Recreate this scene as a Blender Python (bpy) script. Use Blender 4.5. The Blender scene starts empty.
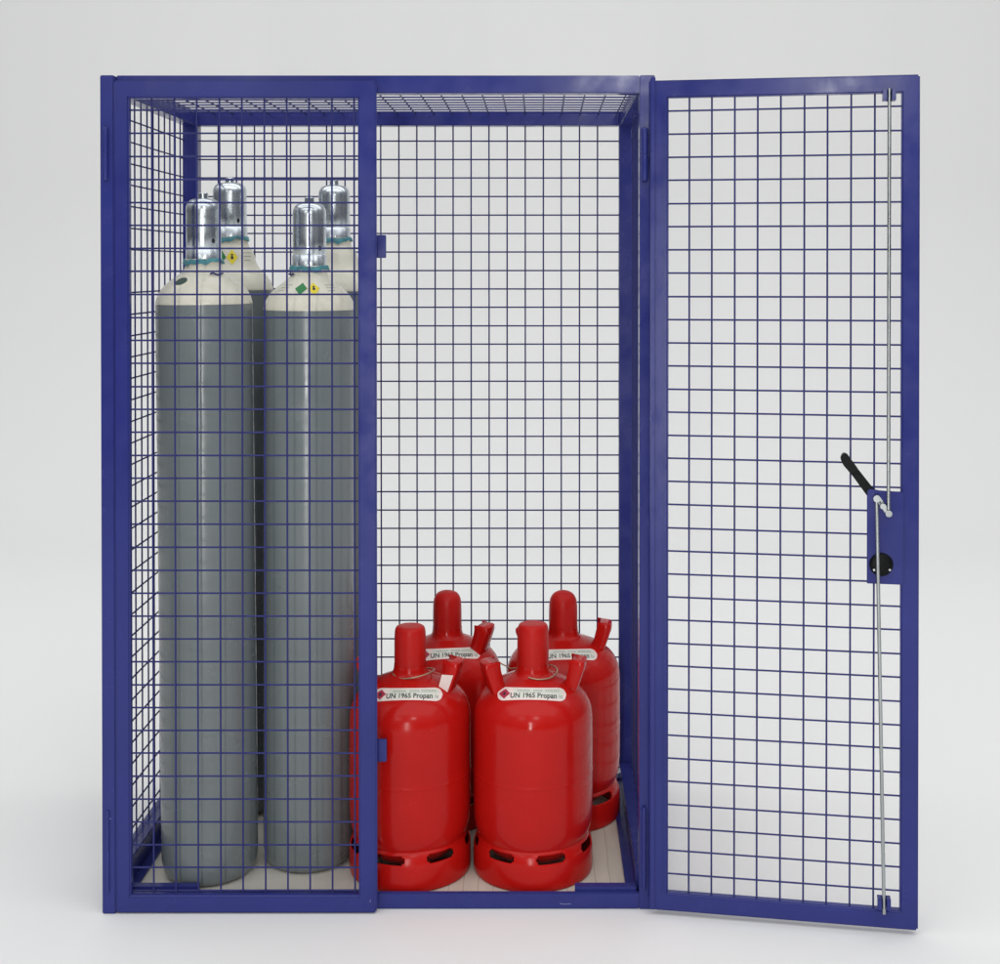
import bpy, bmesh, math, random
from mathutils import Vector, Matrix
random.seed(7)
U = 0.0022            # one drawing unit of the cage (metres)
D = 1300.0            # camera distance in front of the cage, in units
PI = math.pi
scene = bpy.context.scene
C = scene.collection

# ---------------------------------------------------------------- materials
def new_mat(name):
    m = bpy.data.materials.new(name); m.use_nodes = True
    nt = m.node_tree
    return m, nt, nt.nodes['Principled BSDF']

def paint(name, col, rough=0.35, coat=0.0, metallic=0.0, var=0.12, var_scale=3.0,
          bump=0.02, bump_scale=60.0, spec=0.5, speck=None, rough_var=0.08, coat_rough=0.12):
    m, nt, b = new_mat(name)
    N, L = nt.nodes, nt.links
    tc = N.new('ShaderNodeTexCoord')
    n1 = N.new('ShaderNodeTexNoise'); n1.inputs['Scale'].default_value = var_scale
    n1.inputs['Detail'].default_value = 6; n1.inputs['Roughness'].default_value = 0.6
    L.new(tc.outputs['Object'], n1.inputs['Vector'])
    mr = N.new('ShaderNodeMapRange'); mr.inputs['From Min'].default_value = 0.3; mr.inputs['From Max'].default_value = 0.7
    mr.inputs['To Min'].default_value = 1 - var; mr.inputs['To Max'].default_value = 1 + var
    L.new(n1.outputs['Fac'], mr.inputs['Value'])
    vm = N.new('ShaderNodeVectorMath'); vm.operation = 'SCALE'; vm.inputs[0].default_value = col
    L.new(mr.outputs[0], vm.inputs['Scale'])
    out = vm.outputs[0]
    if speck:                               # scuffs and dirt with a shape of their own
        scol, thr, sc = speck
        n2 = N.new('ShaderNodeTexNoise'); n2.inputs['Scale'].default_value = sc
        n2.inputs['Detail'].default_value = 8; n2.inputs['Roughness'].default_value = 0.75
        mp = N.new('ShaderNodeMapping'); mp.inputs['Scale'].default_value = (1.0, 1.0, 0.35)
        L.new(tc.outputs['Object'], mp.inputs['Vector']); L.new(mp.outputs[0], n2.inputs['Vector'])
        r2 = N.new('ShaderNodeMapRange'); r2.inputs['From Min'].default_value = thr; r2.inputs['From Max'].default_value = thr + 0.08
        r2.inputs['To Max'].default_value = 0.75
        L.new(n2.outputs['Fac'], r2.inputs['Value'])
        mx = N.new('ShaderNodeMix'); mx.data_type = 'RGBA'
        L.new(r2.outputs[0], mx.inputs[0]); L.new(out, mx.inputs[6]); mx.inputs[7].default_value = (*scol, 1)
        out = mx.outputs[2]
    L.new(out, b.inputs['Base Color'])
    r1 = N.new('ShaderNodeMapRange'); r1.inputs['From Min'].default_value = 0.3; r1.inputs['From Max'].default_value = 0.7
    r1.inputs['To Min'].default_value = max(0.03, rough - rough_var); r1.inputs['To Max'].default_value = rough + rough_var
    n3 = N.new('ShaderNodeTexNoise'); n3.inputs['Scale'].default_value = var_scale * 4; n3.inputs['Detail'].default_value = 5
    L.new(tc.outputs['Object'], n3.inputs['Vector']); L.new(n3.outputs['Fac'], r1.inputs['Value'])
    L.new(r1.outputs[0], b.inputs['Roughness'])
    b.inputs['Metallic'].default_value = metallic
    b.inputs['Specular IOR Level'].default_value = spec
    b.inputs['Coat Weight'].default_value = coat
    b.inputs['Coat Roughness'].default_value = coat_rough
    if bump:
        n4 = N.new('ShaderNodeTexNoise'); n4.inputs['Scale'].default_value = bump_scale; n4.inputs['Detail'].default_value = 3
        L.new(tc.outputs['Object'], n4.inputs['Vector'])
        bp = N.new('ShaderNodeBump'); bp.inputs['Strength'].default_value = bump; bp.inputs['Distance'].default_value = 0.01
        L.new(n4.outputs['Fac'], bp.inputs['Height']); L.new(bp.outputs[0], b.inputs['Normal'])
        L.new(bp.outputs[0], b.inputs['Coat Normal'])
    return m

M = {}
M['blue'] = paint('blue_powder_coat', (0.026, 0.033, 0.185), 0.22, coat=0.0, spec=0.27, var=0.10, var_scale=4, bump=0.008, bump_scale=120,
                  speck=((0.10, 0.12, 0.30), 0.70, 9.0))
M['pale_mark'] = paint('scratch_and_glint_tone', (0.22, 0.24, 0.42), 0.5, bump=0)
M['blue_wire'] = paint('blue_wire_shaded', (0.024, 0.028, 0.140), 0.42, spec=0.25, var=0.12, var_scale=8, bump=0)  # same blue paint; the shade on unlit wires is put into a darker base
M['red'] = paint('red_gloss_paint', (0.45, 0.0075, 0.0055), 0.20, coat=0.0, spec=0.20, var=0.08, var_scale=5, bump=0.025, bump_scale=22,
                 speck=((0.24, 0.012, 0.010), 0.68, 16.0))
M['red_cap'] = paint('red_plastic_cap', (0.46, 0.010, 0.008), 0.38, spec=0.18, var=0.10, var_scale=9, bump=0.03, bump_scale=80,
                     speck=((0.30, 0.02, 0.016), 0.66, 20.0))
M['grey'] = paint('grey_cylinder_paint', (0.172, 0.198, 0.204), 0.23, coat=0.0, spec=0.5, var=0.06, var_scale=2.5, bump=0.008, bump_scale=7,
                  speck=((0.13, 0.15, 0.155), 0.72, 16.0))
M['cream'] = paint('cream_shoulder_paint', (0.70, 0.68, 0.57), 0.30, coat=0.2, var=0.05, var_scale=5, bump=0.03, bump_scale=30,
                   speck=((0.45, 0.42, 0.33), 0.69, 22.0))
M['steel'] = paint('zinc_plated_steel', (0.70, 0.76, 0.79), 0.26, metallic=1.0, var=0.06, var_scale=6, bump=0.006, bump_scale=50, rough_var=0.04)
M['rod'] = paint('zinc_rod', (0.42, 0.45, 0.45), 0.32, metallic=1.0, var=0.1, var_scale=5, bump=0.0)
M['black'] = paint('black_plastic', (0.006, 0.007, 0.007), 0.32, spec=0.10, var=0.2, var_scale=10, bump=0.02)
M['dark'] = paint('dark_hole', (0.01, 0.01, 0.012), 0.7, bump=0)
M['teal'] = paint('teal_net', (0.05, 0.22, 0.26), 0.4, var=0.3, var_scale=40, bump=0)
M['label'] = paint('label_paper', (0.66, 0.68, 0.60), 0.35, var=0.06, var_scale=25, bump=0)
M['label_pink'] = paint('label_pale_border', (0.80, 0.66, 0.62), 0.35, var=0.06, var_scale=25, bump=0)
M['ink'] = paint('black_ink', (0.02, 0.02, 0.025), 0.5, bump=0)
M['ink_grey'] = paint('grey_ink', (0.34, 0.36, 0.33), 0.5, bump=0)
M['diamond_red'] = paint('hazard_red', (0.42, 0.03, 0.07), 0.4, bump=0)
M['diamond_green'] = paint('hazard_green', (0.01, 0.20, 0.05), 0.4, bump=0)
M['diamond_yellow'] = paint('hazard_yellow', (0.80, 0.66, 0.03), 0.4, bump=0)
M['green_spot'] = paint('dark_green_sticker', (0.008, 0.045, 0.035), 0.4, bump=0)
M['wire_tan'] = paint('tan_wire', (0.42, 0.30, 0.20), 0.35, metallic=0.6, bump=0)

def floor_panel_mat():
    m, nt, b = new_mat('pale_board')
    N, L = nt.nodes, nt.links
    tc = N.new('ShaderNodeTexCoord')
    mp = N.new('ShaderNodeMapping'); mp.inputs['Scale'].default_value = (6, 0.8, 1)
    L.new(tc.outputs['Object'], mp.inputs['Vector'])
    n = N.new('ShaderNodeTexNoise'); n.inputs['Scale'].default_value = 3; n.inputs['Detail'].default_value = 7
    L.new(mp.outputs[0], n.inputs['Vector'])
    cr = N.new('ShaderNodeValToRGB')
    cr.color_ramp.elements[0].position = 0.3; cr.color_ramp.elements[0].color = (0.50, 0.46, 0.39, 1)
    cr.color_ramp.elements[1].position = 0.7; cr.color_ramp.elements[1].color = (0.62, 0.58, 0.50, 1)
    L.new(n.outputs['Fac'], cr.inputs[0])
    # thin dark lines running front to back, slightly wavering
    n2 = N.new('ShaderNodeTexNoise'); n2.inputs['Scale'].default_value = 5; n2.inputs['Detail'].default_value = 2
    L.new(tc.outputs['Object'], n2.inputs['Vector'])
    sx = N.new('ShaderNodeSeparateXYZ'); L.new(tc.outputs['Object'], sx.inputs[0])
    ma = N.new('ShaderNodeMath'); ma.operation = 'MULTIPLY_ADD'; ma.inputs[1].default_value = 0.012
    L.new(n2.outputs['Fac'], ma.inputs[0]); L.new(sx.outputs[0], ma.inputs[2])
    mo = N.new('ShaderNodeMath'); mo.operation = 'PINGPONG'; mo.inputs[1].default_value = 0.0165
    L.new(ma.outputs[0], mo.inputs[0])
    lt = N.new('ShaderNodeMath'); lt.operation = 'LESS_THAN'; lt.inputs[1].default_value = 0.0009
    L.new(mo.outputs[0], lt.inputs[0])
    mx = N.new('ShaderNodeMix'); mx.data_type = 'RGBA'; mx.inputs[7].default_value = (0.16, 0.12, 0.08, 1)
    fm = N.new('ShaderNodeMath'); fm.operation = 'MULTIPLY'; fm.inputs[1].default_value = 0.45
    L.new(lt.outputs[0], fm.inputs[0]); L.new(fm.outputs[0], mx.inputs[0]); L.new(cr.outputs[0], mx.inputs[6])
    L.new(mx.outputs[2], b.inputs['Base Color']); b.inputs['Roughness'].default_value = 0.6
    return m
M['panel'] = floor_panel_mat()
M['sheet'] = paint('pale_sheet', (0.62, 0.60, 0.54), 0.6, var=0.06, var_scale=6, bump=0.04, bump_scale=20)

# ---------------------------------------------------------------- helpers
def link(name, bm, mats, parent=None, smooth=None):
    me = bpy.data.meshes.new(name)
    bm.verts.ensure_lookup_table()
    for v in bm.verts: v.co *= U
    bmesh.ops.recalc_face_normals(bm, faces=bm.faces[:])
    bm.to_mesh(me); bm.free()
    for m in (mats if isinstance(mats, (list, tuple)) else [mats]): me.materials.append(m)
    if smooth is not None:
        for p in me.polygons: p.use_smooth = True
        me.set_sharp_from_angle(angle=math.radians(smooth))
    o = bpy.data.objects.new(name, me); C.objects.link(o)
    if parent: o.parent = parent
    return o

def empty(name, label, cat, group=None, loc=(0, 0, 0), rot=(0, 0, 0)):
    o = bpy.data.objects.new(name, None); C.objects.link(o)
    o.empty_display_size = 0.1
    o.location = [c * U for c in loc]; o.rotation_euler = rot
    o['label'] = label; o['category'] = cat
    if group: o['group'] = group
    return o

def add_box(bm, x0, x1, y0, y1, z0, z1, bev=0.0, seg=2):
    vs = [bm.verts.new((x, y, z)) for x in (x0, x1) for y in (y0, y1) for z in (z0, z1)]
    q = [(0, 1, 3, 2), (4, 6, 7, 5), (0, 4, 5, 1), (2, 3, 7, 6), (0, 2, 6, 4), (1, 5, 7, 3)]
    fs = [bm.faces.new([vs[i] for i in f]) for f in q]
    if bev:
        es = list({e for f in fs for e in f.edges})
        bmesh.ops.bevel(bm, geom=es, offset=bev, segments=seg, affect='EDGES', clamp_overlap=True)

def add_prism(bm, pts, y0, y1, bev=0.0, seg=2):
    """polygon in x-z extruded along y"""
    a = [bm.verts.new((x, y0, z)) for x, z in pts]; b = [bm.verts.new((x, y1, z)) for x, z in pts]
    n = len(pts); fs = [bm.faces.new(a), bm.faces.new(b[::-1])]
    for i in range(n): fs.append(bm.faces.new((a[i], a[(i + 1) % n], b[(i + 1) % n], b[i])))
    if bev:
        es = list({e for f in fs for e in f.edges})
        bmesh.ops.bevel(bm, geom=es, offset=bev, segments=seg, affect='EDGES', clamp_overlap=True)

def add_tube(bm, p0, p1, r, n=8, caps=True, r1=None):
    p0, p1 = Vector(p0), Vector(p1); d = (p1 - p0).normalized()
    a = d.orthogonal().normalized(); b = d.cross(a)
    r1 = r if r1 is None else r1
    A = [bm.verts.new(p0 + (a * math.cos(2 * PI * i / n) + b * math.sin(2 * PI * i / n)) * r) for i in range(n)]
    B = [bm.verts.new(p1 + (a * math.cos(2 * PI * i / n) + b * math.sin(2 * PI * i / n)) * r1) for i in range(n)]
    for i in range(n): bm.faces.new((A[i], A[(i + 1) % n], B[(i + 1) % n], B[i]))
    if caps: bm.faces.new(A[::-1]); bm.faces.new(B)

def add_path(bm, pts, r, n=8, closed=False):
    pts = [Vector(p) for p in pts]; rings = []
    m = len(pts)
    for k, p in enumerate(pts):
        d = (pts[(k + 1) % m] - pts[k - 1]) if closed else (pts[min(k + 1, m - 1)] - pts[max(k - 1, 0)])
        d.normalize()
        up = Vector((0, 0, 1)) if abs(d.z) < 0.9 else Vector((0, 1, 0))
        a = d.cross(up).normalized(); b = d.cross(a)
        rings.append([bm.verts.new(p + (a * math.cos(2 * PI * i / n) + b * math.sin(2 * PI * i / n)) * r) for i in range(n)])
    for k in range(m if closed else m - 1):
        A, B = rings[k], rings[(k + 1) % m]
        for i in range(n): bm.faces.new((A[i], A[(i + 1) % n], B[(i + 1) % n], B[i]))
    if not closed: bm.faces.new(rings[0][::-1]); bm.faces.new(rings[-1])

def smooth_profile(pts, it=2):
    """Chaikin rounding of an (r,z) profile, ends kept"""
    for _ in range(it):
        q = [pts[0]]
        for a, b in zip(pts[:-1], pts[1:]):
            q.append((a[0] * .75 + b[0] * .25, a[1] * .75 + b[1] * .25)); q.append((a[0] * .25 + b[0] * .75, a[1] * .25 + b[1] * .75))
        q.append(pts[-1]); pts = q
    return pts

def add_lathe(bm, prof, n=96, cx=0, cy=0, cz=0, close=False, skip=None, mat=None):
    rings = []
    for r, z in prof:
        if r < 1e-4: rings.append([bm.verts.new((cx, cy, cz + z))])
        else: rings.append([bm.verts.new((cx + r * math.cos(2 * PI * i / n), cy + r * math.sin(2 * PI * i / n), cz + z)) for i in range(n)])
    pairs = list(zip(range(len(rings) - 1), range(1, len(rings))))
    if close: pairs.append((len(rings) - 1, 0))
    for ka, kb in pairs:
        A, B = rings[ka], rings[kb]
        for i in range(n):
            if skip and skip(ka, i): continue
            j = (i + 1) % n
            if len(A) == 1 and len(B) == 1: continue
            if len(A) == 1: f = bm.faces.new((A[0], B[j], B[i]))
            elif len(B) == 1: f = bm.faces.new((A[i], A[j], B[0]))
            else: f = bm.faces.new((A[i], A[j], B[j], B[i]))
            if mat: f.material_index = mat(ka, i)
    return rings

class Skin:
    """wraps flat artwork (u across, v up, in units) round a turned surface"""
    def __init__(s, prof, phi, zref, bend=0.0, off=0.35):
        s.p = prof; s.phi = phi; s.off = off; s.bend = bend
        s.L = [0]
        for a, b in zip(prof[:-1], prof[1:]): s.L.append(s.L[-1] + math.hypot(b[0] - a[0], b[1] - a[1]))
        s.t0 = next(s.L[i] + (s.L[i + 1] - s.L[i]) * (zref - prof[i][1]) / (prof[i + 1][1] - prof[i][1])
                    for i in range(len(prof) - 1) if prof[i][1] <= zref < prof[i + 1][1])
        s.r0 = s.at(s.t0)[0]
    def at(s, t):
        for i in range(len(s.p) - 1):
            if s.L[i] <= t <= s.L[i + 1]:
                k = (t - s.L[i]) / max(1e-6, s.L[i + 1] - s.L[i])
                r = s.p[i][0] * (1 - k) + s.p[i + 1][0] * k; z = s.p[i][1] * (1 - k) + s.p[i + 1][1] * k
                dr, dz = s.p[i + 1][0] - s.p[i][0], s.p[i + 1][1] - s.p[i][1]; l = math.hypot(dr, dz) or 1
                return r, z, dz / l, -dr / l
        return (*s.p[-1], 0, 1)
    def __call__(s, u, v, off=0):
        t = s.t0 + v + s.bend * (u * u)
        r, z, nr, nz = s.at(t)
        o = s.off + off; r += nr * o; z += nz * o
        a = s.phi + u / s.r0 * (1 + (v * .018 if s.bend else 0))
        return Vector((r * math.sin(a), -r * math.cos(a), z))

def grid_patch(bm, skin, f, nu, nv, off=0, mi=0):
    V = [[bm.verts.new(skin(*f(i / nu, j / nv), off)) for j in range(nv + 1)] for i in range(nu + 1)]
    for i in range(nu):
        for j in range(nv):
            fc = bm.faces.new((V[i][j], V[i + 1][j], V[i + 1][j + 1], V[i][j + 1])); fc.material_index = mi

def diamond(cx, cy, h, rot=45, tall=1.0):
    c, s = math.cos(math.radians(rot)), math.sin(math.radians(rot))
    def f(a, b):
        x, y = (a - .5) * h, (b - .5) * h
        return cx + x * c - y * s, cy + (x * s + y * c) * tall
    return f
def rect(x0, x1, y0, y1): return lambda a, b: (x0 + (x1 - x0) * a, y0 + (y1 - y0) * b)
def pill(w, h, r):
    def f(a, b):
        x = -w / 2 + w * a
        e = w / 2 - abs(x); hh = h / 2
        if e < r: hh = h / 2 - r + math.sqrt(max(0, r * r - (r - e) ** 2))
        return x, (b - .5) * 2 * hh
    return f
def ellipse(cx, cy, rx, ry, tilt=0):
    def f(a, b):
        x, y = 2 * a - 1, 2 * b - 1
        X, Y = rx * x * math.sqrt(1 - y * y / 2), ry * y * math.sqrt(1 - x * x / 2)
        return cx + X * math.cos(tilt) - Y * math.sin(tilt), cy + X * math.sin(tilt) + Y * math.cos(tilt)
    return f

def text_shape(txt, size, bold=0.0):
    cu = bpy.data.curves.new('lettering', 'FONT'); cu.body = txt; cu.size = size; cu.offset = bold
    cu.align_x = 'LEFT'; cu.align_y = 'BOTTOM_BASELINE'; cu.resolution_u = 3
    o = bpy.data.objects.new('lettering', cu); C.objects.link(o)
    bpy.context.view_layer.update()
    ev = o.evaluated_get(bpy.context.evaluated_depsgraph_get()); me = ev.to_mesh()
    vs = [(v.co.x, v.co.y) for v in me.vertices]; fs = [tuple(p.vertices) for p in me.polygons]
    ev.to_mesh_clear(); bpy.data.objects.remove(o); bpy.data.curves.remove(cu)
    return vs, fs
def put_text(bm, skin, shape, x, y, sx=1.0, off=0.2, mi=0):
    vs, fs = shape
    V = [bm.verts.new(skin(x + a * sx, y + b, off)) for a, b in vs]
    for f in fs:
        try: bm.faces.new([V[i] for i in f]).material_index = mi
        except ValueError: pass

# ---------------------------------------------------------------- setting
def backdrop():
    bm = bmesh.new(); prof = []
    yb, R = 2600.0, 900.0
    prof.append((-2600, 0)); prof.append((yb - R, 0))
    for k in range(1, 25):
        a = k / 24 * PI / 2; prof.append((yb - R + R * math.sin(a), R - R * math.cos(a)))
    prof.append((yb, 3400))
    A = [bm.verts.new((-4200, y, z)) for y, z in prof]; B = [bm.verts.new((4200, y, z)) for y, z in prof]
    for i in range(len(prof) - 1): bm.faces.new((A[i], B[i], B[i + 1], A[i + 1]))
    m, nt, b = new_mat('studio_paper'); b.inputs['Base Color'].default_value = (0.80, 0.80, 0.795, 1); b.inputs['Roughness'].default_value = 0.95
    b.inputs['Specular IOR Level'].default_value = 0.1
    o = link('floor', bm, m, smooth=60); o['kind'] = 'structure'
    return o
backdrop()

# ---------------------------------------------------------------- the cage
XL, XR, HT = -438.0, 115.0, 836.0
T = 18.0
F0, F1, B0, B1 = 4.0, 22.0, 300.0, 318.0
cage = empty('gas_cage', 'tall blue wire mesh gas cylinder cage with its right door swung wide open', 'cage')
def cpart(name, mat='blue', parent=None, fn=None, smooth=35):
    bm = bmesh.new(); fn(bm); return link(name, bm, M[mat], parent or cage, smooth)
BV = 0.9
for x0, x1 in ((XL, XL + T), (XR - T, XR)):
    for y0, y1 in ((F0, F1), (B0, B1)):
        xa = XR - 15.5 if (x0 > 0 and y0 == F0) else x0
        ya = -5.5 if (x0 < 0 and y0 == F0) else y0      # the left front post is flush with the closed leaf
        xb = x1 - 2.55 if ya < 0 else x1
        if ya < 0: xa = x0 + 2
        cpart('post', fn=lambda bm: add_box(bm, xa, xb, ya, y1, 0, HT - (1.5 if ya < 0 else 0), BV))
for y0, y1 in ((F0, F1), (B0, B1)):
    cpart('top_rail', fn=lambda bm: add_box(bm, XL + (T - 2.98 if y0 == F0 else T + .02), XR - (15.5 if y0 == F0 else T) - .02, y0 + .3, y1, HT - T, HT - .3, BV))
    xr = XR - (15.5 if y0 == F0 else T) - .02
    ye = y0 + 5 if y0 == F0 else y1
    cpart('bottom_rail', fn=lambda bm: add_box(bm, XL + T + .02, xr, y0 + .3, ye, .3, 16.5, BV))
for x0, x1, s in ((XL, XL + T, 1), (XR - T, XR, -1)):
    cpart('side_top_rail', fn=lambda bm: add_box(bm, x0 + .3, x1 - .3, F1 + .02, B0 - .02, HT - T, HT - .3, BV))
    def sr(bm):
        add_box(bm, x0 + .3, x1 - .3, F1 + .02, B0 - .02, .3, 36, BV)
        xi = x1 - .3 if s > 0 else x0 + .3
        a, b = sorted((xi, xi + s * 10)); add_box(bm, a, b, F1 + .5, B0 - .5, 11.2, 14, .5)
    cpart('side_bottom_rail', fn=sr)
# corner foot plates lying on the floor board
for x0, x1 in ((XL + T, XL + T + 75), (XR - T - 62, XR - T)):
    cpart('corner_plate', fn=lambda bm: add_box(bm, x0 + .2, x1, F0 + 5.2, F0 + 14.5, 11.2, 20.5, .6))
cpart('floor_sheet', mat='sheet', fn=lambda bm: add_box(bm, XL + T + .5, -170, F0 + 5.4, B0 - .4, 6, 11, .4))
cpart('floor_board', mat='panel', fn=lambda bm: add_box(bm, -169.6, XR - T - .5, F0 + 5.4, B0 - .4, 6, 11, .4))

WR = 0.92
def frange(ref, step, lo, hi):
    k = math.ceil((lo - ref) / step); out = []
    while ref + k * step <= hi: out.append(ref + k * step); k += 1
    return out
PX, PZ = 22.37, 22.92
def wires(bm, axis, at, a_pos, b_pos, a_rng, b_rng, r=WR, side=1, n=8):
    """crossed welded wires: a_pos stand along b, b_pos lie along a, on two layers"""
    for a in a_pos:
        j = lambda: random.uniform(-.28, .28)
        p, q = (a + j(), b_rng[0]), (a + j(), b_rng[1])
        add_tube(bm, axis(p[0], p[1], at), axis(q[0], q[1], at), r, n, False)
    for b in b_pos:
        j = lambda: random.uniform(-.28, .28)
        add_tube(bm, axis(a_rng[0], b + j(), at + side * 1.7 * r), axis(a_rng[1], b + j(), at + side * 1.7 * r), r, n, False)
ax_front = lambda a, b, d: (a, d, b)
ax_side = lambda a, b, d: (d, a, b)
ax_roof = lambda a, b, d: (a, b, d)
bm = bmesh.new(); wires(bm, ax_front, B1 + .9, frange(-197.2, PX, XL + 3, XR - 25), frange(801, PZ, 3, HT - 3), (XL + 3, XR - 3), (3, HT - 3))
link('back_mesh', bm, M['blue_wire'], cage, 60)
for x, s in ((XL + 3, -1), (XR - 3, 1)):
    bm = bmesh.new(); wires(bm, ax_side, x, frange(102, 22.2, F1 - 3, B0 + 3), frange(800.5, PZ, 34, HT - T + 3), (F1 - 3, B0 + 3), (33, HT - T + 3), side=s)
    link('side_mesh', bm, M['blue_wire'], cage, 60)
bm = bmesh.new(); wires(bm, ax_roof, HT - 4, frange(-174.8, PX, XL + 3, XR - 3), frange(40, 22.9, F0 + 3, B1 - 3), (XL + 3, XR - 3), (F0 + 3, B1 - 3))
link('roof_mesh', bm, M['blue_wire'], cage, 60)

def leaf_frame(bm, W, z0, z1, wl, wr, wt, wb, th):
    O = [(0, z0), (W, z0), (W, z1), (0, z1)]; I = [(wl, z0 + wb), (W - wr, z0 + wb), (W - wr, z1 - wt), (wl, z1 - wt)]
    v = [[bm.verts.new((x, y, z)) for x, z in P] for y in (0, th) for P in (O, I)]
    of, inf, ob, ib = v
    for i in range(4):
        j = (i + 1) % 4
        bm.faces.new((of[i], of[j], inf[j], inf[i])); bm.faces.new((ob[i], ib[i], ib[j], ob[j]))
        bm.faces.new((of[i], ob[i], ob[j], of[j])); bm.faces.new((inf[i], inf[j], ib[j], ib[i]))
    es = []
    for P in v:
        for i in range(4): es.append(bm.edges.get((P[i], P[(i + 1) % 4])))
    for i in range(4): es.append(bm.edges.get((of[i], ob[i])))
    bmesh.ops.bevel(bm, geom=es, offset=1.7, segments=3, affect='EDGES', clamp_overlap=True)

def scratch_glint(par, pts, w=.28):
    bm = bmesh.new()
    for (x0, z0), (x1, z1) in zip(pts[:-1], pts[1:]):
        add_tube(bm, (x0, 0, z0), (x1, 0, z1), w, 5)
    for v in bm.verts: v.co.y = v.co.y * .3 + par[1]
    link('scratch_and_glint', bm, M['pale_mark'], par[0], None)
# closed left leaf
W = 259.5
bm = bmesh.new(); leaf_frame(bm, W, 1, 829.5, 15, 17.5, 18, 18, 9.5)
d1 = link('closed_door', bm, M['blue'], cage, 35); d1.location = (-422.5 * U, -6 * U, 0)
d1['label'] = 'closed left door leaf'
bm = bmesh.new(); add_box(bm, W - 4, W + .9, -.7, 5, 4, 827, 1.6, 5)
link('closing_strip', bm, M['blue'], d1, 35)
bm = bmesh.new(); wires(bm, ax_front, 4.6, frange(-408.3 + 422.5, PX, 9, W - 8), frange(800.4, PZ, 8, 824), (4, W - 6), (6, 824))
link('wire_mesh', bm, M['blue_wire'], d1, 60)
for zc in (665, 160):
    bm = bmesh.new(); add_box(bm, W - 8, W + 9.3, 9.6, 11.6, zc - 11.5, zc + 11.5, .7)
    link('latch_tab', bm, M['blue'], d1, 35)

scratch_glint((cage, -5.55), [(-432, 98), (-430.5, 96.2), (-429, 95.6), (-426.8, 95.2)])
scratch_glint((cage, -5.55), [(-431, 742), (-430.4, 748), (-430.8, 756)], .35)  # pale streak painted at the upper hinge for its highlight
scratch_glint((cage, F0 + .25), [(20, 6), (24, 5.2), (31, 5.5)])
scratch_glint((d1, -.05), [(253, 12), (254, 14.5)], .3)
# open right leaf
W2 = 257.5; Z0, Z1 = 5.0, 829.0
bm = bmesh.new(); leaf_frame(bm, W2, Z0, Z1, 17, 17.2, 17.5, 18, 9.5)
d2 = link('open_door', bm, M['blue'], cage, 35)
d2.location = (110 * U, -7 * U, 0); d2.rotation_euler = (0, 0, math.radians(-9.4))
d2['label'] = 'open right door leaf seen from the inside with its lock rods'
bm = bmesh.new(); add_box(bm, -.6, 4.4, -1.8, .3, 6, 832, .8, 3); add_box(bm, 11.5, 13, -.9, .3, 24, 806, .4, 2)
link('hinge_strip', bm, M['blue'], d2, 35)
bm = bmesh.new(); wires(bm, ax_front, 3.6, frange(37.5, 22.25, 9, 222), frange(798.8, 22.93, 12, 820), (5, W2 - 5), (Z0 + 4, Z1 - 4), side=-1)
link('wire_mesh', bm, M['blue_wire'], d2, 60)
# lock plate, lever, cam, rods
bm = bmesh.new()
add_prism(bm, [(208.5, 339), (243, 339), (243, 428.5), (220, 428.5), (212, 431), (208.5, 429)], -2.2, -.3, .6)
lp = link('lock_plate', bm, M['blue'], d2, 35)
bm = bmesh.new(); ca, sa = math.cos(math.radians(127)), math.sin(math.radians(127))
def lv(l, w): return (214 + ca * l - sa * w, 424 + sa * l + ca * w)
add_prism(bm, [lv(0, -4.6), lv(0, 4.6), lv(36, 4.0), lv(36, -4.0)], -1.6, 4.4, .7, 2)
add_prism(bm, [lv(29, -4.3), lv(29, 4.2), lv(40, 4.9), lv(46.5, 3.4), lv(49.5, -1.5), lv(47, -4.6)], -4, 4.6, .8, 2)
add_prism(bm, [lv(44, -3), lv(44, 3), lv(49, 2), lv(49, -2.8)], -7, -4, .8, 2)
link('lever_handle', bm, M['black'], d2, 35)
bm = bmesh.new(); add_lathe(bm, smooth_profile([(0, 3.6), (9, 3.4), (10.6, 2.6), (11.3, 0)], 1), 40)
bmesh.ops.rotate(bm, verts=bm.verts[:], cent=(0, 0, 0), matrix=Matrix.Rotation(PI / 2, 3, 'X'))
bmesh.ops.translate(bm, verts=bm.verts[:], vec=(222, -2.2, 358))
cam_o = link('lock_rosette', bm, M['black'], d2, 40)
for t_, z_ in ((214.9, 353.4), (229.6, 354)):
    bm = bmesh.new(); add_tube(bm, (t_, -2.2, z_), (t_, -7.0, z_), 1.5, 12, True, 1.1)
    link('screw', bm, M['rod'], d2, 35)
def rod(p, q, r=1.75):
    bm = bmesh.new(); add_tube(bm, p, q, r, 14); link('lock_rod', bm, M['rod'], d2, 40)
rod((228.3, -5.5, 815), (228.2, -5.8, 407))
rod((217.2, -6.0, 423), (225.1, -5.5, 22))
bm = bmesh.new()
add_tube(bm, (217.2, -4, 422.5), (217.2, -10.4, 422.5), 3.4, 14)
add_tube(bm, (228.3, -4, 408.5), (228.3, -10.4, 408.5), 3.2, 14)
add_tube(bm, (222.8, -2, 415.5), (222.8, -11, 415.5), 3.0, 6)
add_prism(bm, [(214.6, 423.5), (218.6, 426), (231.3, 408), (227.5, 405)], -4.6, -2.4, .6)
add_tube(bm, (217.2, -8.4, 426), (220, -8.4, 417), 1.2, 8)
link('rod_crank', bm, M['rod'], d2, 40)
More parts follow.
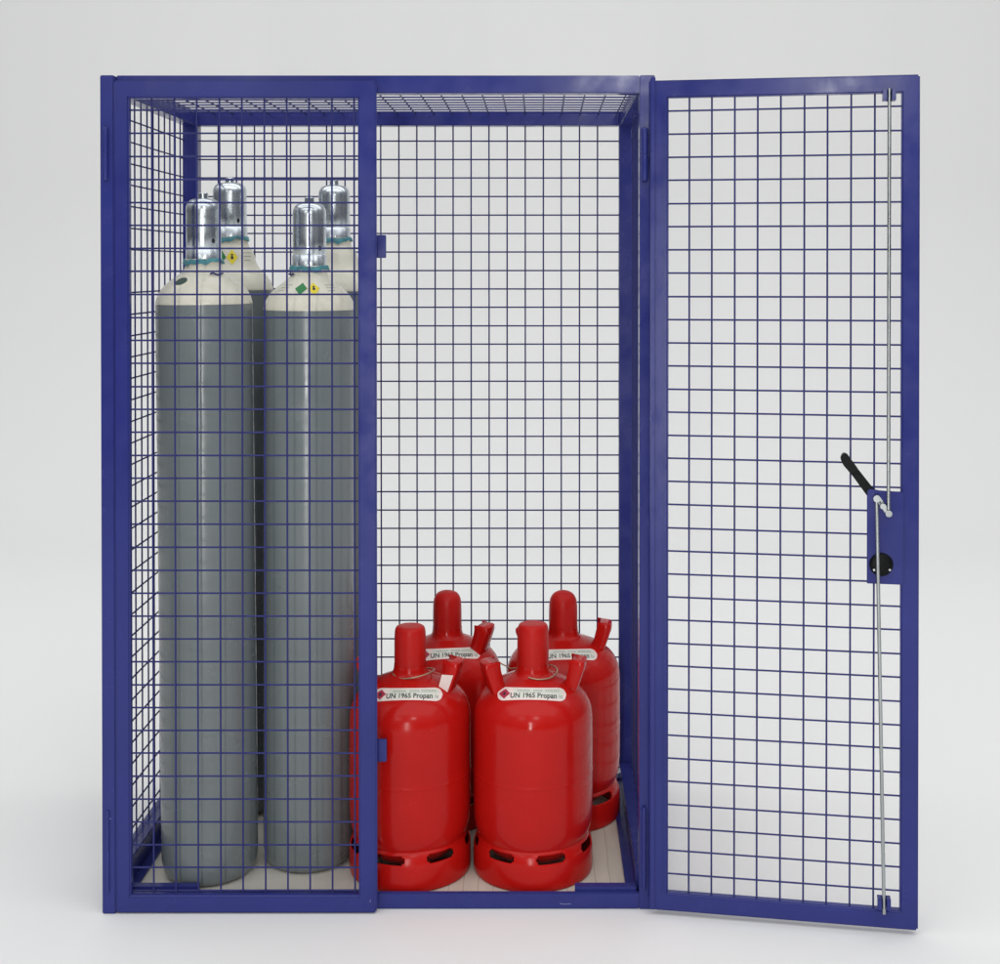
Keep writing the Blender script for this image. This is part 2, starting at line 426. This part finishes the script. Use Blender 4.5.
for tc_, zc in ((228.2, 808.5), (225.1, 31)):
    bm = bmesh.new(); up = zc > 400
    w = 6.2
    add_prism(bm, [(tc_ - w, zc - 5), (tc_ - 2.4, zc - 5), (tc_ - 2.4, zc + 6), (tc_ - w, zc + 6)], -8.2, -.2, .5)
    add_prism(bm, [(tc_ + 2.4, zc - 5), (tc_ + w, zc - 5), (tc_ + w, zc + 6), (tc_ + 2.4, zc + 6)], -8.2, -.2, .5)
    add_prism(bm, [(tc_ - w, zc - 5), (tc_ + w, zc - 5), (tc_ + w, zc + 6), (tc_ - w, zc + 6)], -.35, 1.4, .3)
    link('rod_guide', bm, M['blue'], d2, 35)
# hinges welded to the front posts
def hinge(x, z0, z1, r=3.0, y=-.5):
    bm = bmesh.new(); zm = (z0 + z1) / 2
    add_lathe(bm, smooth_profile([(0, z0), (r * .8, z0), (r, z0 + 1.6), (r, zm - .9), (r * .8, zm - .5), (r * .8, zm + .5), (r, zm + .9), (r, z1 - 1.6), (r * .8, z1), (0, z1)], 1), 24, x, y)
    add_box(bm, x - 4.2, x + 1.5, y + 2.2, y + 4.6, z0 + 3, z1 - 3, .4)
    link('hinge', bm, M['blue'], cage, 45)
hinge(-430, 730, 783, 2.6, -7.5); hinge(-430, 22, 104, 1.6, -6.2)
hinge(104.3, 730, 783, 3.6); hinge(104.3, 22, 104, 2.2, 1.0)

# ---------------------------------------------------------------- tall steel gas cylinders
GZ = 11.0   # top of the cage floor board
def steel_cylinder(X, Y, zline, ztop, R=49.0, cap_r=17.8, lean=0.0, label='', stickers=None, rear=False, turn=0.0, knob=True):
    t = empty('gas_cylinder', label, 'gas cylinder', 'tall grey steel gas cylinders in the left half of the cage', (X, Y, GZ), (0, -lean, 0))
    zl = zline - GZ; zt = ztop - GZ
    body = [(0, 0), (R - 13, 0), (R - 7, .6), (R - 2.6, 5), (R - .4, 14), (R, 26), (R, 200), (R, 400), (R, zl - 30), (R, zl)]
    bm = bmesh.new(); add_lathe(bm, smooth_profile(body[:6], 2) + body[6:], 112)
    link('body', bm, M['grey'], t, 40)
    h = 35.0 if not rear else 50.0
    zn = zl + h
    sh = [(R - .02, zl), (R + .02, zl + 1), (R - .3, zl + 3), (R - 2.5, zl + 10), (R - 8.5, zl + 19), (R - 18, zl + 27), (cap_r + 7, zn - 3.5), (cap_r + 2.2, zn + 1), (cap_r + 1.2, zn + 5), (cap_r + 1.2, zn + 12)]
    prof = smooth_profile(sh, 2)
    bm = bmesh.new(); add_lathe(bm, prof + [(cap_r - 2, zn + 12.2)], 112)
    sho = link('shoulder', bm, M['cream'], t, 50)
    # valve guard cap
    zc = zn + 9.5; H = zt - 7 - zc
    r = cap_r
    cp = [(r + .5, 0), (r + .5, 13), (r - .6, 14.2), (r, 15.5), (r, 30), (r, H - 13)] + [(r - 9.5 + 9.5 * math.cos(q * PI / 16), H - 11.5 + 10.5 * math.sin(q * PI / 16)) for q in range(1, 9)] + [(6, H - .4), (0, H)]
    bm = bmesh.new(); add_lathe(bm, cp, 72, cz=zc)
    cap = link('valve_cap', bm, M['steel'], t, 50)
    bm = bmesh.new(); add_lathe(bm, [(0, 0), (5.2, 0), (5.2, 5), (4.5, 5.8), (0, 5.8)], 24, cz=zc + H - .6); link('cap_knob', bm, M['steel'], cap, 30)
    sk = Skin([(r, zc + 10), (r, zc + H - 16)], math.radians(48 + turn), zc + 21, off=.25)
    bm = bmesh.new(); grid_patch(bm, sk, ellipse(0, 0, 1.7, 2.6), 8, 8); link('vent_hole', bm, M['dark'], cap, 60)
    # frayed end of a protective net under the cap
    bm = bmesh.new(); n = 90; rows = []
    rnd = random.Random(int(X) * 3 + 5)
    ph = [rnd.uniform(0, 6.28) for _ in range(4)]
    for i in range(n):
        a = 2 * PI * i / n
        w = 1.6 * math.sin(2 * a + ph[0]) + 1.0 * math.sin(5 * a + ph[1]) + .8 * math.sin(11 * a + ph[2])
        ro = r + 2.8 + .7 * math.sin(7 * a + ph[3]) + rnd.uniform(-.4, .4)
        rows.append([bm.verts.new((q * math.cos(a), q * math.sin(a), zc + z + w * k)) for q, z, k in ((r + .7, 2.6, .3), (ro - .6, 1.8, .5), (ro, -.6, .8), (ro + .5, -2.4, 1), (r + 1.5, -2.2, .8))])
    for i in range(n):
        A, B = rows[i], rows[(i + 1) % n]
        for k in range(4): bm.faces.new((A[k], A[k + 1], B[k + 1], B[k]))
    nt = link('net_sleeve', bm, M['teal'], t, 60)
    sm = nt.modifiers.new('thick', 'SOLIDIFY'); sm.thickness = .35 * U
    if stickers:
        for kind, phi, z in stickers:
            s = Skin(prof, math.radians(phi), z - GZ, off=.3)
            if kind == 'pair':
                bm = bmesh.new(); grid_patch(bm, s, diamond(0, 0, 9.2, 45, 1.45), 8, 8, 0, 0)
                grid_patch(bm, s, diamond(13.1, 0, 9.2, 45, 1.45), 8, 8, 0, 1)
                grid_patch(bm, s, ellipse(13.1, -.6, 1.5, 2.2), 6, 6, .2, 2); grid_patch(bm, s, rect(11.9, 14.3, 1.9, 3.8), 2, 2, .2, 2)
                grid_patch(bm, s, ellipse(0, 0, 1.6, 1.6), 6, 6, .2, 2) if rear else None
                link('hazard_sticker', bm, [M['diamond_green'], M['diamond_yellow'], M['ink']], t, 60)
                for sx in (-1, 1):
                    bm = bmesh.new()
                    for k in range(3):
                        x0 = -27 if sx < 0 else 27
                        grid_patch(bm, s, rect(x0, x0 + 15 - 3 * k, 5 - 4.5 * k, 5.9 - 4.5 * k), 8, 1, -.1)
                    link('faded_marking', bm, M['ink_grey'], t, 60)
            elif kind == 'spot':
                bm = bmesh.new(); grid_patch(bm, s, ellipse(0, 0, 7.0, 5.8, .22), 12, 10); link('round_sticker', bm, M['green_spot'], t, 60)
            elif kind == 'tag':
                bm = bmesh.new(); pts = [s(-7 + k * 1.6, .8 * math.sin(k * .8), 1.2 + .5 * math.sin(k)) for k in range(10)]
                add_path(bm, pts, .9, 8); link('seal_wire', bm, M['blue_wire'], t, 60)
    return t
# sticker azimuth 0 = facing the front, positive towards the right
steel_cylinder(-347, 69, 606, 724, R=49.5, lean=math.radians(.5),
               label='front left tall grey gas cylinder with a dark green oval sticker on its cream shoulder',
               stickers=[('spot', -26, 630), ('tag', 42, 636)])
steel_cylinder(-248, 98, 599, 721, R=48.5, lean=math.radians(-.1),
               label='front right tall grey gas cylinder with green and yellow hazard diamonds facing forward',
               stickers=[('pair', -4, 622), ('tag', -62, 636)])
steel_cylinder(-360, 229, 618, 751, cap_r=19.3, rear=True, lean=math.radians(.25),
               label='rear left tall gas cylinder standing behind the one with the green oval sticker',
               stickers=[('pair', -9, 656)], turn=-6)
steel_cylinder(-241, 229, 617, 748, cap_r=18.2, rear=True, lean=0,
               label='rear right tall gas cylinder half hidden by the closed door edge', turn=60)

# ---------------------------------------------------------------- red propane bottles
TXT = text_shape('UN 1965 Propan', 8.6, 0.17)
TXT2 = text_shape('1c', 5.0, 0.0)
def handle_bm(phi, wide=12.0, h=36.0):
    """open channel of bent sheet standing on the shoulder, hollow side to the valve"""
    bm = bmesh.new(); rows = []
    N = 9
    for k in range(N + 1):
        f = k / N
        z = 184 + h * f; ro = 44.5 + 12.5 * f; dp = 12.5 + 3 * f; w = wide * (1 - .08 * f)
        if f > .86: ro -= 1.6 * (f - .86) / .14
        sec = [(ro - dp, -w), (ro - 2, -w), (ro - .5, -w + .6), (ro, -w + 2.2), (ro + .6, -w / 3), (ro + .6, w / 3), (ro, w - 2.2), (ro - .5, w - .6), (ro - 2, w), (ro - dp, w)]
        if f > .6:       # the free corners of the flanges rise to a point
            pass
        rows.append([bm.verts.new((r, s, z + (2.2 * f if i in (0, 9) else 0))) for i, (r, s) in enumerate(sec)])
    # rolled lip closing the top
    top = rows[-1]
    lip = [bm.verts.new((v.co.x - (1.6 if 1 < i < 8 else .3), v.co.y * .97, v.co.z + (1.3 if 1 < i < 8 else .4))) for i, v in enumerate(top)]
    xin = lip[0].co.x
    lip2 = [bm.verts.new(((xin + 3.5 if 1 < i < 8 else v.co.x + (1.2 if i in (0, 9) else 0)), v.co.y * .96, v.co.z + (1.0 if 1 < i < 8 else .5))) for i, v in enumerate(lip)]
    rows += [lip, lip2]
    for A, B in zip(rows[:-1], rows[1:]):
        for i in range(len(A) - 1): bm.faces.new((A[i], A[i + 1], B[i + 1], B[i]))
    bmesh.ops.rotate(bm, verts=bm.verts[:], cent=(0, 0, 0), matrix=Matrix.Rotation(phi, 3, 'Z'))
    return bm

def propane(X, Y, R=63.0, turn=0.0, hz=(-12, 192), label='', slot0=-33, dome=3.0, label_phi=-2, H=260.0, paper=False, smear=False, wire=True, lab_shift=0, hb_h=36.0):
    t = empty('propane_bottle', label, 'propane bottle', 'red propane bottles in the right half of the cage', (X, Y, GZ))
    body = [(0, 9), (30, 13), (46, 22), (55.5, 34), (R - 2.0, 46), (R, 62), (R, 98), (R + .02, 103), (R + .4, 105), (R + .02, 107), (R, 112), (R, 154), (R - .6, 167), (R - 3.3, 176), (R - 8.5, 184.5), (R - 16.5, 191.5), (R - 26, 197), (26, 202), (19, 205), (17.2, 210), (16.9, 215)]
    prof = smooth_profile(body, 2)
    bm = bmesh.new(); add_lathe(bm, prof, 128); b = link('body', bm, M['red'], t, 55)
    b.rotation_euler = (0, 0, turn)
    # foot ring with slots under the rolled top edge
    ring = smooth_profile([(R - 3.4, 0.2), (R - 1.2, .2), (R - .3, 1.6), (R + .1, 5), (R + .1, 18), (R, 22)], 1) + [(R - .1, 25), (R - .3, 26.6), (R - .6, 28.3), (R - 1.0, 30), (R - 1.5, 31.8), (R - 2.1, 33.6), (R - 2.8, 35.2), (R - 3.5, 36.6), (R - 4.4, 38), (R - 6, 39.8)]
    n = 336; k0 = len(ring) - 10
    a0 = math.radians(slot0 - 90) % (2 * PI)
    LIM = {2: .22, 3: .255, 4: .265, 5: .255, 6: .22}
    def skip(k, i):
        if k - k0 not in LIM: return False
        d = ((i + .5) / n * 2 * PI - a0) % (2 * PI / 7)
        return min(d, 2 * PI / 7 - d) < LIM[k - k0]
    bm = bmesh.new(); add_lathe(bm, ring, n, skip=skip)
    fr = link('foot_ring', bm, M['red'], t, 50)
    sm = fr.modifiers.new('thick', 'SOLIDIFY'); sm.thickness = 1.5 * U; sm.offset = -1
    bvm = fr.modifiers.new('soft', 'BEVEL'); bvm.width = .35 * U; bvm.segments = 2; bvm.limit_method = 'ANGLE'; bvm.angle_limit = math.radians(50)
    # cap
    c = 16.6; d = dome
    cp = [(c + 2.4, 199.5), (c + .6, 203), (c, 206), (c, 212), (c, H - 4 - d), (c - d * .45, H - d * .45), (c - d - 1, H), (c - d - 6, H + d * .12), (0, H + d * .2)]
    bm = bmesh.new(); add_lathe(bm, smooth_profile(cp, 2), 64)
    cp_o = link('valve_cap', bm, M['red_cap'], t, 50); cp_o.rotation_euler = (0, 0, turn)
    for k, a in enumerate(hz):
        hb = handle_bm(math.radians(a), h=36.0 if k == 0 else hb_h); ho = link('handle', hb, M['red'], t, 35)
        so = ho.modifiers.new('thick', 'SOLIDIFY'); so.thickness = 1.5 * U; so.offset = 0
        if paper and k == 0:
            bm = bmesh.new(); a_ = math.radians(a)
            def pt(f, g):   # front flange of the channel
                ff = .08 + .62 * f; z = 184 + 36 * ff; ro = 44.5 + 12.5 * ff; dp = 12.5 + 3 * ff
                x = ro - dp + .6 + g * (dp - 2.2); y = -(12.0 * (1 - .08 * ff)) - 1.1
                return Vector((x * math.cos(a_) - y * math.sin(a_), x * math.sin(a_) + y * math.cos(a_), z))
            V = [[bm.verts.new(pt(i / 4, j / 3)) for j in range(4)] for i in range(5)]
            for i in range(4):
                for j in range(3): bm.faces.new((V[i][j], V[i + 1][j], V[i + 1][j + 1], V[i][j + 1]))
            link('paper_tag', bm, M['label_pink'], t, 60)
    # curved product label
    s = Skin(prof, math.radians(label_phi), 195.3 + lab_shift, bend=-.0058, off=.3)
    bm = bmesh.new(); grid_patch(bm, s, pill(70, 16, 7), 60, 6, 0, 0); lab = link('label', bm, M['label_pink'], t, 60)
    bm = bmesh.new()
    grid_patch(bm, s, rect(-19, 31.5, -5.4, 6.0), 40, 5, .12, 0); link('printed_field', bm, M['label'], lab, 60)
    bm = bmesh.new(); put_text(bm, s, TXT, -21.5, -5.4, 0.79, .26); put_text(bm, s, TXT2, 27.0, -4.6, .9, .26); link('lettering', bm, M['ink'], lab)
    bm = bmesh.new()
    for k in range(2):
        for x0, x1 in ((-15, -1), (2, 12), (14, 29)):
            x = x0
            while x < x1 - 1:
                w = random.uniform(1.2, 3.2); grid_patch(bm, s, rect(x, min(x1, x + w), 4.0 - 1.7 * k, 4.7 - 1.7 * k), 2, 1, .26); x += w + .6
    link('small_print', bm, M['ink_grey'], lab)
    bm = bmesh.new(); grid_patch(bm, s, diamond(-27.6, -.3, 8.4, 45, 1.0), 8, 8, .2); grid_patch(bm, s, ellipse(-27.6, -.6, 1.2, 1.9), 6, 6, .4, 1)
    link('hazard_diamond', bm, [M['diamond_red'], M['ink']], lab, 60)
    if wire:
        bm = bmesh.new(); pts = []
        for k in range(40):
            a = -PI * .95 + k / 39 * PI * 1.5 + turn
            q = c + 6 + 3.5 * math.sin(a * 1.5 + turn * 7)
            pts.append((q * math.cos(a), q * math.sin(a), 206.5 + 2.2 * math.sin(a * 2 + 1 + turn * 5)))
        pts.append((pts[-1][0] * 1.5, pts[-1][1] * 1.5, pts[-1][2] + 5))
        add_path(bm, pts, .8, 8); link('seal_wire', bm, M['wire_tan'], t, 60)
    return t
propane(-137.3, 77, R=64, turn=.3, slot0=-15, hz=(-14, 188), label_phi=1.5, paper=True, H=254.5,
        label='front left propane bottle behind the closed door edge, white tag on its handle')
propane(-7.4, 77, H=257, turn=1.2, slot0=-33, hz=(-8, 200), label_phi=-2,
        label='front right propane bottle with its whole white label in view')
propane(-108, 217, H=256, turn=2.2, slot0=-20, hz=(-22, 92), label_phi=8, dome=7, lab_shift=0, wire=False,
        label='rear left propane bottle with its cap rising between the two front bottles')
propane(27, 217, H=256, R=66, turn=3.3, slot0=44, hb_h=25, hz=(-4, 159), label_phi=4, dome=8, wire=False,
        label='rear right propane bottle beside the right side mesh of the cage')

# ---------------------------------------------------------------- camera
pitch = math.radians(0.5); FL = D * 1.004
cd = bpy.data.cameras.new('camera'); cam = bpy.data.objects.new('camera', cd); C.objects.link(cam)
cam.location = (0, -D * U, 643 * U); cam.rotation_euler = (PI / 2 - pitch, 0, 0)
cd.sensor_width = 36; cd.lens = 36 * FL / 1000.0
cd.shift_x = -0.040; cd.shift_y = -(213.5 - FL * math.tan(pitch)) / 1000.0
cd.clip_start = .05; cd.clip_end = 100
scene.camera = cam

# ---------------------------------------------------------------- light
w = bpy.data.worlds.new('World'); scene.world = w; w.use_nodes = True
N, L = w.node_tree.nodes, w.node_tree.links
bg = N['Background']
tc = N.new('ShaderNodeTexCoord'); sp = N.new('ShaderNodeSeparateXYZ'); L.new(tc.outputs['Generated'], sp.inputs[0])
mr = N.new('ShaderNodeMapRange'); mr.interpolation_type = 'SMOOTHSTEP'
mr.inputs['From Min'].default_value = -0.1; mr.inputs['From Max'].default_value = 0.55
mr.inputs['To Min'].default_value = 0.05; mr.inputs['To Max'].default_value = 0.56
L.new(sp.outputs[2], mr.inputs['Value']); L.new(mr.outputs[0], bg.inputs['Strength'])
bg.inputs['Color'].default_value = (0.97, 0.985, 1, 1)

def area(name, loc, target, sx, sy, power, col=(1, 1, 1)):
    ld = bpy.data.lights.new(name, 'AREA'); ld.shape = 'RECTANGLE'; ld.size = sx; ld.size_y = sy; ld.energy = power; ld.color = col
    o = bpy.data.objects.new(name, ld); C.objects.link(o); o.location = loc
    o.rotation_euler = (Vector(target) - Vector(loc)).to_track_quat('-Z', 'Y').to_euler()
    return o
area('strip_softbox', (-0.35, -4.2, 0.95), (-0.4, 0, 0.9), 0.13, 1.7, 40, (1, .985, .96))
area('key_softbox', (-1.6, -3.6, 2.6), (-0.3, 0.2, 0.9), 0.9, 0.9, 5, (1, .99, .97))
area('backdrop_fill', (0, 1.4, 5.2), (0, 4.6, 1.6), 12.0, 2.4, 150)  # added lamp, only there to brighten the sweep evenly
area('floor_fill', (0, -2.2, 4.6), (0, -0.6, 0), 9.0, 4.0, 138)  # added overhead lamp that lifts the floor to the backdrop's tone

area('flash_softbox', (0.36, -2.9, 2.24), (0, 0.1, 1.0), 0.30, 0.22, 7, (1, .99, .97))
# ---------------------------------------------------------------- render
scene.view_settings.view_transform = 'Standard'; scene.view_settings.look = 'None'
scene.view_settings.exposure = 0; scene.view_settings.gamma = 1
scene.render.engine = 'CYCLES'
scene.cycles.max_bounces = 8
